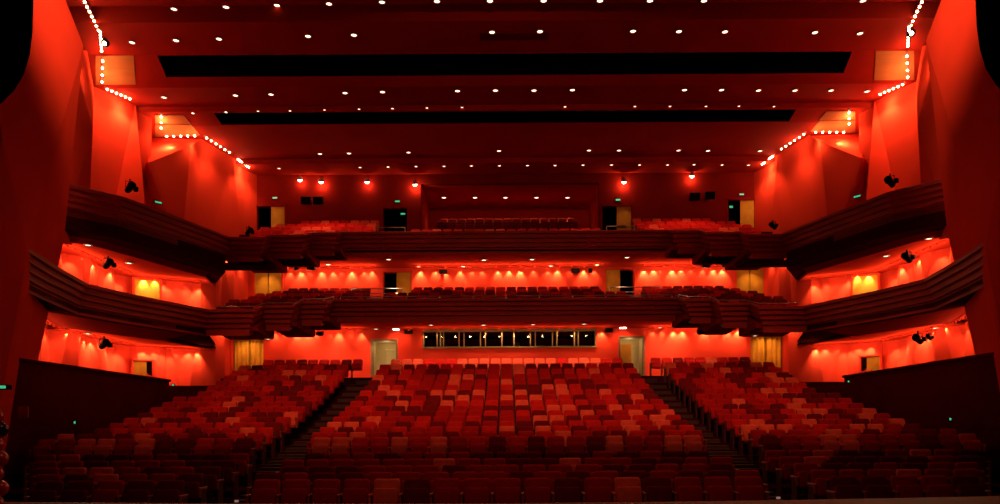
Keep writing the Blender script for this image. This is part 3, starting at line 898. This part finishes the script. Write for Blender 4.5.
for s in (-1, 1):
    nm = 'left' if s < 0 else 'right'
    # splayed proscenium pier: ridge from the top corner down to the lower left
    pts = [pl(-15, -60, 18.4), pl(45, -60, 22.3), pl(60, -45, 25.6), pl(70, 5, 25.3), pl(85, 43, 24.4), pl(64.5, 235, 24.6), pl(37, 360, 24.5), pl(8, 500, 24.5),
           pl(27, 250, 19.6), pl(-5, 500, 19.4), pl(-18, 500, 18.4), pl(2, 130, 18.5)]
    n = len(pts); edge = [2, 3, 4, 5, 6, 7]
    pts += [(pts[i][0]-2.5, pts[i][1]+.6, pts[i][2]) for i in edge]
    fs = [(0, 1, 4), (0, 4, 11), (11, 4, 8), (11, 8, 10), (10, 8, 9), (4, 5, 8), (8, 5, 6), (8, 6, 9), (6, 7, 9), (1, 2, 3), (1, 3, 4)]
    for a in range(5):
        fs.append((edge[a], n+a, n+a+1, edge[a+1]))
    facets(f'wall_{nm}_pier', pts, fs, M['wall'], s)
    # upper side wall, two faceted bays (z from upper balcony floor to ceiling)
    zb = 205
    U = {
     'a': pl(82, 40, 26.5), 'a2': pl(89, 49, 31.9), 'b': pl(95, 84, 33.1), 'c': pl(137, 101, 35.1), 'e': pl(153, 109, 35.6), 'f': pl(152, 134, 37.6),
     'g': pl(205, 133, 38.0), 'h': pl(235, 155, 40.6), 'i': pl(256, 171, 42.5),
    }
    wd = pl(94, 126, 28.6)    # projecting wedge tip
    pts = [pl(70, 40, 27.0), pl(89, 49, 31.6), pl(70, 105, 26.6), wd, pl(60, 240, 25.6), pl(95, 84, 33.0), pl(88, 245, 30.5),
           pl(137, 101, 35.0), pl(105, 250, 31.5), pl(150, 250, 31.4), pl(153, 109, 35.6), pl(151, 250, 35.5)]
    fs = [(0, 1, 3, 2), (2, 3, 4), (1, 5, 3), (3, 5, 6), (3, 6, 4), (5, 7, 8), (5, 8, 6), (7, 9, 8), (7, 10, 11, 9)]
    facets(f'wall_{nm}', pts, fs, M['wall'], s)
    pts = [pl(153, 109, 35.6), pl(153, 136, 37.6), pl(140, 163, 36.4), pl(205, 136, 38.0), pl(192, 144, 36.6), pl(150, 161, 35.0), pl(146, 250, 36.3),
           pl(182, 250, 36.6), pl(190, 250, 37.8), pl(234, 155, 40.4), pl(207, 250, 39.2), pl(232, 250, 40.8), pl(246, 163, 41.6), pl(244, 250, 41.4), pl(258, 172, 42.5), pl(258, 250, 42.5), pl(151, 250, 35.55)]
    fs = [(0, 1, 2), (0, 2, 6, 16), (1, 3, 4, 5), (1, 5, 2), (2, 5, 6), (5, 4, 7), (5, 7, 6), (4, 3, 8), (4, 8, 7), (3, 9, 10), (3, 10, 8), (9, 11, 10), (9, 12, 13), (9, 13, 11), (12, 14, 15, 13)]
    facets(f'wall_{nm}', pts, fs, M['wall'], s)
    # pleated wall helper: lower-balcony and stalls galleries
    def pleat(name, plan, z0, z1, seed, amp=.34):
        rnd = random.Random(seed); top, bot = [], []
        for (a, b) in zip(plan, plan[1:]):
            L = math.hypot(b[0]-a[0], b[1]-a[1]); n = max(1, int(L/.75))
            tx, ty = (b[0]-a[0])/L, (b[1]-a[1])/L
            for k in range(n):
                t = k/n
                u = rnd.uniform(-amp, amp) if k else 0; v = rnd.uniform(-amp, amp) if k else 0
                for arr, o, z in ((top, u, z1), (bot, v, z0)):
                    arr.append((a[0]+(b[0]-a[0])*t + ty*o, a[1]+(b[1]-a[1])*t - tx*o, z))
        top.append((*plan[-1], z1)); bot.append((*plan[-1], z0))
        n = len(top); pts = top+bot; fs = []
        for i in range(n-1):
            if i % 2: fs += [(i, i+1, n+i), (i+1, n+i+1, n+i)]
            else: fs += [(i, i+1, n+i+1), (i, n+i+1, n+i)]
        facets(name, pts, fs, M['wall'], s)
    pleat(f'wall_{nm}', [(-15.6, 23.2), (-16.2, 24.4), (-17.1, 27.2), (-17.1, 33.6), (-14.5, 35.1)], EYE+3.95, EYE+8.9, 5)
    pleat(f'wall_{nm}', [(-14.5, 35.1), (-13.8, 37.4), (-14.0, 40.1)], EYE+5.25, EYE+8.9, 6)
    pleat(f'wall_{nm}', [(-15.6, 23.2), (-16.2, 24.4), (-17.1, 27.2), (-17.1, 33.6), (-14.5, 35.1), (-13.9, 36.4), (-14.5, 38.6)], EYE+.6, EYE+5.3, 8)
    # gallery parapet wall beside the stalls
    b = MB(); b.box(-13.75, -13.5, 14, 29.6, -.9, EYE+1.93)
    b.box(-13.82, -13.43, 14, 29.65, EYE+1.93, EYE+2.02, .02)
    b.box(-17.3, -13.75, 14, 35, EYE+.4, EYE+.6)
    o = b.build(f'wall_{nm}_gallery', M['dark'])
    if s > 0:
        o.scale = (-1, 1, 1)
    tag(o, kind='structure')
    # outer shell
    MB().box(min(s*19.5, s*19.7), max(s*19.5, s*19.7), 14, 49, -1, EYE+18.4).build(f'wall_{nm}_outer', M['void'])['kind'] = 'structure'
    # return behind the pier down to the stage
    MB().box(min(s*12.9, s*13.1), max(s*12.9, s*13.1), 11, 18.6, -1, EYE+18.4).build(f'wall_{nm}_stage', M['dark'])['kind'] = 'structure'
    # gallery doors: stalls box doorway, lower-balcony gold door
    def along(a, b, t): return (a[0]+(b[0]-a[0])*t, a[1]+(b[1]-a[1])*t)
    A, B = (-16.8, 26.6), (-13.9, 33.4)
    def wall_door(A, B, t0, t1, z0, z1, num, leafm, openm, inset=.12):
        p, q = along(A, B, t0), along(A, B, t1)
        L = math.hypot(q[0]-p[0], q[1]-p[1]); ang = math.atan2(q[1]-p[1], q[0]-p[0])
        MM = Matrix.Translation((p[0], p[1], 0)) @ Matrix.Rotation(ang, 4, 'Z')
        if s > 0: MM = Matrix.Diagonal((-1, 1, 1, 1)) @ MM
        b = MB()
        b.box(-.06, .04, -.30, -.02, z0, z1+.06, .01, MM); b.box(L-.04, L+.06, -.30, -.02, z0, z1+.06, .01, MM); b.box(-.06, L+.06, -.30, -.02, z1, z1+.08, .01, MM)
        f = b.build(f'door_{num}', M['wall']); tag(f, kind='structure')
        return f, MM, L
    f, MM, L = wall_door((-17.1, 33.6), (-14.5, 35.1), .03, .31, EYE+.6, EYE+3.15, 12 if s < 0 else 13, None, None)
    b = MB(); b.box(.04, L*.68, -.18, -.12, EYE+.6, EYE+3.12, .01, MM); b.build('door_leaf', M['gold'], f)
    b = MB(); b.box(L*.68, L-.04, -.16, -.13, EYE+.6, EYE+3.12, 0, MM); b.build('door_opening', M['void'], f)
    f, MM, L = wall_door((-17.1, 33.6), (-14.5, 35.1), .05, .42, EYE+4.2, EYE+6.85, 14 if s < 0 else 15, None, None)
    b = MB(); b.box(.04, L-.04, -.26, -.2, EYE+4.2, EYE+6.85, .01, MM); b.build('door_leaf', M['gold'], f)
    # light strings along the ceiling edge
    def string(name, label, runs):
        t = empty(name, mx(runs[0][0], 1 if s < 0 else -1), 0, label=label, cat='light string')
        o0 = Vector(t.location)
        tr = MB()
        for a, c, n in runs:
            A_, C_ = Vector(mx(a, 1 if s < 0 else -1))-o0, Vector(mx(c, 1 if s < 0 else -1))-o0
            tr.tube([A_+Vector((0, 0, .06)), C_+Vector((0, 0, .06))], .05, 6)
            for i in range(n):
                p = A_.lerp(C_, (i+.5)/n)
                MB().sphere(p, .048, u=8, v=6).build('bulb', M['bulb'], t, True)
        tr.build('rail', M['trim'], t)
    def pp(x, y):
        v = prof_pt(x, y, -1); k_ = .996
        return (v.x*k_, v.y*k_, EYE+(v.z-EYE)*k_)
    zf = EYE+16.45
    def up(x, y, z): 
        d = (z-EYE)*F/(HY-y); return pl(x, y, d)
    string('light_string', f'long row of small bulbs along the front ceiling edge, {nm} side', [(up(86, -3, zf), up(102, 30, zf-.2), 7), (up(102.5, 28, EYE+16.1), up(104, 50, EYE+16.05), 7)])
    string('light_string', f'short upright row of bulbs on the pale ceiling step, {nm} side', [(pp(105, 55), pp(104, 83), 4), (pp(107, 86), pp(134, 97.5), 6)])
    string('light_string', f'rear row of bulbs along the ceiling edge to the back wall, {nm} side', [(pp(163, 112), pp(163, 128.5), 3), (pp(165, 134.3), pp(200, 134), 5), (pp(206, 134.5), pp(233, 152), 6), (pp(239, 157.3), pp(251, 166.3), 9)])
    for (x, y, d, W_) in ((97, 30, 28.5, 60), (107, 58, 31.4, 60), (108, 80, 32.3, 110), (125, 102, 33.9, 120), (163, 122, 35.6, 90), (168, 139, 36.5, 130), (195, 139, 36.8, 80), (220, 151, 38.2, 90), (246, 169, 41, 120)):
        q_ = pl(x, y, d)
        if y == 30: point(mx(pl(93, 62, 28.2), 1 if s < 0 else -1), 45, (1, .62, .26), .1)  # added unseen point light, brightening the wedge beside the pier
        point(mx(q_, 1 if s < 0 else -1), W_*.35, (1, .62, .26), .12)
        spot(mx((q_[0]+.3, q_[1]-.2, q_[2]-.15), 1 if s < 0 else -1), mx((q_[0]-1.4, q_[1]+.8, q_[2]-4), 1 if s < 0 else -1), W_*1.8, 125, .8, (1, .60, .25), .1)
    # added unseen spot below the front ceiling, brightening the pier
    spot(mx((-8.0, 21.0, EYE+15.8), 1 if s < 0 else -1), mx((-13.7, 22.1, EYE+12.9), 1 if s < 0 else -1), 3600, 60, 1, (1, .6, .28), .3)
    # gallery washers: tracks with lamp heads
    def track(label, plan, z, n, watt, tz, inset=.55):
        t = empty('lighting_track', (0, 0, 0), 0, label=label, cat='light')
        segs_ = [(a, b, math.hypot(b[0]-a[0], b[1]-a[1])) for a, b in zip(plan, plan[1:])]
        tot = sum(x[2] for x in segs_); tr = MB()
        for a, b, L in segs_:
            tr.tube([mx((a[0], a[1], z), 1 if s < 0 else -1), mx((b[0], b[1], z), 1 if s < 0 else -1)], .014, 6)
        tr.build('track', M['soffit'], t)
        rnd = random.Random(n)
        for i in range(n):
            u = (i+.5)/n*tot
            for a, b, L in segs_:
                if u <= L: break
                u -= L
            x, y = a[0]+(b[0]-a[0])*u/L, a[1]+(b[1]-a[1])*u/L
            nx, ny = -(b[1]-a[1])/L, (b[0]-a[0])/L
            p = mx((x, y, z-.08), 1 if s < 0 else -1)
            MB().lathe([(.028, .06), (.03, .0), (.024, -.01)], 10, Matrix.Translation(p)).build('lamp_head', M['soffit'], t)
            point((p[0], p[1], p[2]-.22), watt*.09, WARM, .06)
            g_ = rnd.choice((.15, .35, .6, .9, 1.2))
            spot(mx((x+nx*.52, y+ny*.52, z-.04), 1 if s < 0 else -1), mx((x+nx*.78, y+ny*.78, z-1.3), 1 if s < 0 else -1), watt*2.0*g_, 84, .85, (1, .78, .36), .03)
    sgn = 1
    track(f'lamp track washing the red wall under the {nm} lower side box', [(-15.5, 24.6), (-16.4, 27.3), (-16.4, 33.0), (-14.0, 34.5)], EYE+3.785, 24, 100, EYE+.9)
    track(f'short lamp track in the {nm} rear corner of the stalls', [(-13.95, 34.75), (-13.3, 36.3), (-13.75, 37.7)], EYE+5.12, 6, 70, EYE+.9)
    track(f'lamp track washing the red wall under the {nm} upper side box', [(-15.5, 24.8), (-16.4, 27.3), (-16.4, 33.0), (-14.0, 34.5)], EYE+6.92, 24, 100, EYE+4.4)
    track(f'short lamp track in the {nm} rear corner of the lower balcony', [(-13.9, 34.9), (-13.2, 37.3), (-13.35, 39.3)], EYE+8.6, 6, 70, EYE+4.4)

def rear_track(label, x0, x1, d, z, n, watt, tz, seed):
    t = empty('lighting_track', ((x0+x1)/2, d, z), 0, label=label, cat='light')
    MB().tube([((x0-x1)/2, 0, 0), ((x1-x0)/2, 0, 0)], .025, 6).build('track', M['soffit'], t)
    rnd = random.Random(seed)
    for i in range(n):
        x = x0+(x1-x0)*(i+.5)/n
        MB().lathe([(.04, .02), (.045, -.08), (.035, -.09)], 10, Matrix.Translation((x-(x0+x1)/2, 0, 0))).build('lamp_head', M['soffit'], t)
        point((x, d-.15, z-.26), watt*.09, WARM, .06)
        g_ = rnd.choice((.1, .3, .6, .9, 1.2))
        x += rnd.uniform(-.12, .12)
        spot((x, d+.46, z-.05), (x, d+.66, z-1.2), watt*2.0*g_, 84, .85, (1, .78, .36), .03)
rear_track('lamp track washing the stalls rear wall left of the doors', -12.3, -7.3, D0-.6, ZS1-.06, 9, 110, ZBACK+.3, 1)
rear_track('lamp track washing the stalls rear wall around the booth window', -5.4, 5.4, D0-.6, ZS1-.06, 14, 70, ZBACK+.3, 2)
rear_track('lamp track washing the stalls rear wall right of the doors', 7.3, 12.3, D0-.6, ZS1-.06, 9, 110, ZBACK+.3, 3)
rear_track('lamp track washing the lower balcony wall left of its doors', -11.9, -6.9, D1-.6, ZS2-.06, 9, 130, EYE+6.3, 4)
rear_track('lamp track washing the lower balcony wall between its doors', -4.9, 5.2, D1-.6, ZS2-.06, 15, 120, EYE+6.3, 5)
rear_track('lamp track washing the lower balcony wall right of its doors', 7.1, 11.9, D1-.6, ZS2-.06, 9, 130, EYE+6.3, 6)
# bright lamps beside the stalls doors
for x, y, nm in ((396, 330, 'left'), (623, 328.5, 'right')):
    p = PZ(x, y, ZS1-.1)
    o = MB().box(p.x-.16, p.x+.16, p.y-.03, p.y+.03, p.z, p.z+.05, .01).build('strip_lamp', M['lens2'])
    tag(o, f'short bright strip lamp over the {nm} stalls door', 'light', 'strip lamps over the stalls doors')
    spot((p.x, p.y-.3, p.z-.1), (p.x, p.y+1, p.z-1.5), 60, 120)

# flood lamps on the upper rear wall
for i, (x, y, wt) in enumerate(((300, 178.5, 40), (321, 180.5, 75), (367, 180.5, 45), (415, 183, 75), (624, 180.5, 75), (692, 174.5, 60))):
    p = P(x, y, D2-.36)
    t = empty('flood_lamp', p, 0, label=f'glowing flood lamp on the upper rear wall, {ORD[i+1]} from the left', cat='light', group='flood lamps on the upper rear wall')
    MB().lathe([(.06, .16), (.14, .06), (.17, -.04), (.15, -.05)], 14, Matrix.Rotation(.5, 4, 'X')).build('housing', M['trim'], t)
    MB().sphere((0, 0, -.05), .13, u=10, v=8).build('bulb', M['lens2'], t, True)
    MB().box(-.02, .02, .0, .36, .10, .14).build('bracket', M['trim'], t)
    point(p+Vector((0, .12, -.2)), wt*.5, (1, .5, .2), .05)

# exit signs
def exit_sign(x, y, d, label, w=.26, h=.09, m='sign', rz=0):
    c = P(x, y, d)
    t = empty('exit_sign', c, rz, label=label, cat='sign')
    MB().box(-w/2-.02, w/2+.02, -.03, .03, -h/2-.02, h/2+.02, .01).build('sign_case', M['black'], t)
    MB().box(-w/2, w/2, -.036, -.029, -h/2, h/2).build('sign_face', M[m], t)
    return t
exit_sign(275, 198, D2-.05, 'pale green exit sign over the far left upper door')
exit_sign(397.5, 201.5, D2-.05, 'green exit sign above the dark left upper doorway', m='green')
exit_sign(403, 214, D2+.6, 'green exit sign inside the dark left upper doorway', m='green')
exit_sign(618, 200, D2-.05, 'green exit sign above the yellow upper right door', m='green')
exit_sign(741.5, 194.5, D2-.05, 'pale green exit sign over the far right upper door')
exit_sign(731, 207, D2+.6, 'small green exit sign inside the far right upper doorway', .2, .12, 'green')
exit_sign(158, 202.5, 33.0, 'green exit sign on the left upper side wall above the box rim', .3, .07, 'green', .9)
exit_sign(857.5, 196.5, 33.0, 'green exit sign on the right upper side wall above the box rim', .3, .07, 'green', -.9)
exit_sign(173.5, 385, 29.2, 'small green light at the rear end of the left gallery wall', .08, .06, 'green')
exit_sign(848.5, 381.5, 29.2, 'small green light at the rear end of the right gallery wall', .08, .06, 'green')
for s, x, y, nm in ((-1, 75, 422.5, 'left'), (1, 950, 419.2, 'right')):
    c = P(x, y, 13.45*F/abs(CX-x)); 
    t = empty('step_marker', c, 0, label=f'small green marker light low on the dark {nm} gallery wall', cat='light')
    MB().sphere((0, 0, 0), .04, u=8, v=6).build('lamp', M['green'], t, True); MB().box(-.07, .07, -.02, .07, -.03, .03, .01).build('bracket', M['black'], t)
c = P(3, 387, 15.5)
t = empty('step_marker', c, 0, label='green marker light at the far left edge above the balloons', cat='light')
MB().box(-.09, .05, -.02, .02, -.03, .03, .01).build('lamp', M['green'], t); MB().box(-.14, .10, .02, .14, -.05, .05, .01).build('bracket', M['black'], t)
c = P(23.5, 412, 20.2)
o = MB().box(c.x-.13, c.x+.13, c.y-.03, c.y+.03, c.z-.15, c.z+.15, .01).build('wall_plate', M['wood']); tag(o, 'small square wall plate low on the dark left pier', 'plate')

# spotlights on the box fronts
def stage_lamp(x, y, d, label, s, sc=1.0):
    sc *= .72
    c = P(x, y, d)
    t = empty('stage_lamp', c, 0, label=label, cat='spotlight', group='black stage spotlights on the side boxes')
    R = Matrix.Rotation(s*-.9, 4, 'Z') @ Matrix.Rotation(PI/2-.35, 4, 'X') @ Matrix.Scale(sc, 4)
    MB().lathe([(.02, -.34), (.13, -.32), (.15, -.1), (.14, .1), (.18, .12), (.18, .30), (.165, .30), (.15, .16), (.02, .15)], 16, R).build('lamp_body', M['black'], t, False)
    y_ = MB(); Rz = Matrix.Rotation(s*-.9, 4, 'Z') @ Matrix.Scale(sc, 4)
    y_.box(-.21, -.19, -.03, .03, -.05, .28, .005, Rz); y_.box(.19, .21, -.03, .03, -.05, .28, .005, Rz); y_.box(-.21, .21, -.03, .03, .26, .29, .005, Rz)
    y_.build('yoke', M['black'], t)
    MB().box(-.03, .03, -.03, .03, .28, .42, .005, Rz).build('clamp', M['black'], t)
    MB().box(.20, .38, -.10, .10, -.12, .10, .02, Rz).build('gear_box', M['black'], t)
    return t
stage_lamp(130, 187.5, 27.6, 'black stage spotlight standing above the left upper side box', -1, 1.05)
stage_lamp(890, 182, 27.6, 'black stage spotlight standing above the right upper side box', 1, 1.05)
stage_lamp(108, 264, 27.0, 'black stage spotlight hung under the left upper side box', -1)
stage_lamp(907, 258, 27.0, 'black stage spotlight hung under the right upper side box', 1)
stage_lamp(104, 344.5, 26.4, 'black stage spotlight hung under the left lower side box', -1)
stage_lamp(918, 339.5, 26.4, 'black stage spotlight hung under the right lower side box, outer lamp', 1)
stage_lamp(929, 337.5, 26.4, 'black stage spotlight hung under the right lower side box, inner lamp', 1, .6)
stage_lamp(249, 231.5, 34.2, 'black stage spotlight on the left terrace of the upper balcony', -1, .9)
stage_lamp(773, 226, 34.2, 'black stage spotlight on the right terrace of the upper balcony', 1, .9)
for x, y, nm, s in ((105, 43, 'left', -1), (911, 33, 'right', 1)):
    h = zray(x, y)
    c = P(x, y, h[0]-.35)
    t = empty('ceiling_spot', c, 0, label=f'round black ceiling spotlight beside the {nm} bulb row', cat='spotlight')
    MB().sphere((0, 0, 0), .17, u=14, v=10).build('lamp_body', M['black'], t, True)
    MB().sphere((-s*.03, -.09, -.06), .09, u=10, v=8).build('lens', M['lens2'], t, True)
    MB().box(-.02, .02, -.02, .02, .1, .5).build('stem', M['black'], t)
for x, y, d, nm in ((90.5, 147, 29.3, 'left'), (929, 154, 29.3, 'right')):
    c = P(x, y, d)
    t = empty('wall_sensor', c, 0, label=f'tiny wall fitting on the {nm} upper side wall near the pier', cat='fitting')
    MB().sphere((0, 0, 0), .07, u=10, v=8).build('head', M['steel'], t, True)
    MB().tube([(0, 0, -.08), (0, .05, -.35)], .02, 6).build('arm', M['steel'], t)

# ------------------------------------------------------------------ stage masking and balloons
for s, nm in ((-1, 'left'), (1, 'right')):
    d = 12.5
    out = [(36, -80), (36, 0), (35, 30), (32, 52), (26, 72), (16, 88), (5, 99), (-8, 106), (-90, 108), (-90, -80)]
    b = MB()
    f0 = [mx(pl(x, y, d), 1 if s < 0 else -1) for x, y in out]; f1 = [(p[0]*1.012, p[1]+.15, EYE+(p[2]-EYE)*1.012) for p in f0]
    b.loft([f0, f1], close=True); b.poly(f0); b.poly(f1)
    o = b.build('stage_masking', M['slot']); tag(o, f'black stage masking with a rounded lower corner at the upper {nm}', 'masking')
t = empty('balloon_column', (-6.25, 9.0, 1.0), 0, label='column of red balloons on the stage at the lower left edge', cat='balloons')
MB().tube([(-.06, 0, 0), (-.06, 0, 1.35)], .02, 8).build('pole', M['black'], t); MB().lathe([(.16, 0), (.16, .03), (.03, .05)], 16, Matrix.Translation((-.06, 0, 0))).build('base', M['black'], t)
BL = mat('balloon_red', (.5, .012, .012), .25, .05, 2, spec=.6); BD = mat('balloon_navy', (.02, .025, .05), .2, .05, 2, spec=.6)
k = 0
for z in (.10, .28, .46, .64, .82, 1.0, 1.16):
    for a in range(3):
        an = a*2*PI/3 + (k % 2)*PI/3 - .4
        b = MB(); b.lathe([(.004, -.125), (.018, -.115), (.05, -.085), (.085, -.04), (.1, .01), (.095, .05), (.07, .085), (.035, .105), (.004, .11)], 14, Matrix.Translation((-.06+.10*math.cos(an), .10*math.sin(an), z+.02)) @ Matrix.Rotation(an, 4, 'Z') @ Matrix.Rotation(PI/2, 4, 'Y'))
        o = b.build('balloon', BD if (k == 5 and a != 2) else BL, t, True)
        if k == 5 and a != 2: o['label'] = 'dark navy balloon'
    k += 1

# ------------------------------------------------------------------ added spots
RED = (1, .42, .22)
# added spots without fixtures, apart from the downlights above, washing the seating
for x in (-9.6, -4.8, 0, 4.8, 9.6):
    spot((x*.8, 12.5, EYE+15), (x, 27.8, EYE+.4), 3800, 45, 1, RED, .3)  # unseen proscenium spot, added for frontal light on the stalls
    spot((x, 38.5, EYE+14.7), (x, 38.6, EYE+9), 950 if x else 250, 90, 1, RED, .2)  # added to brighten the upper balcony seats
    spot((x*.9, 25, EYE+16.3), (x*.8, 17.0, 0), 700, 50, 1, RED, .2)  # added overhead to catch the front row edges
spot((0, 12, EYE+15), (0, 34, EYE+7.5), 2000, 68, 1, RED, .3)  # unseen proscenium spot, added to lift the balcony fronts
spot((0, 6.5, EYE+8), (0, 11.5, 1), 500, 110, 1, RED, .3)  # unseen spot, added to brighten the stage edge
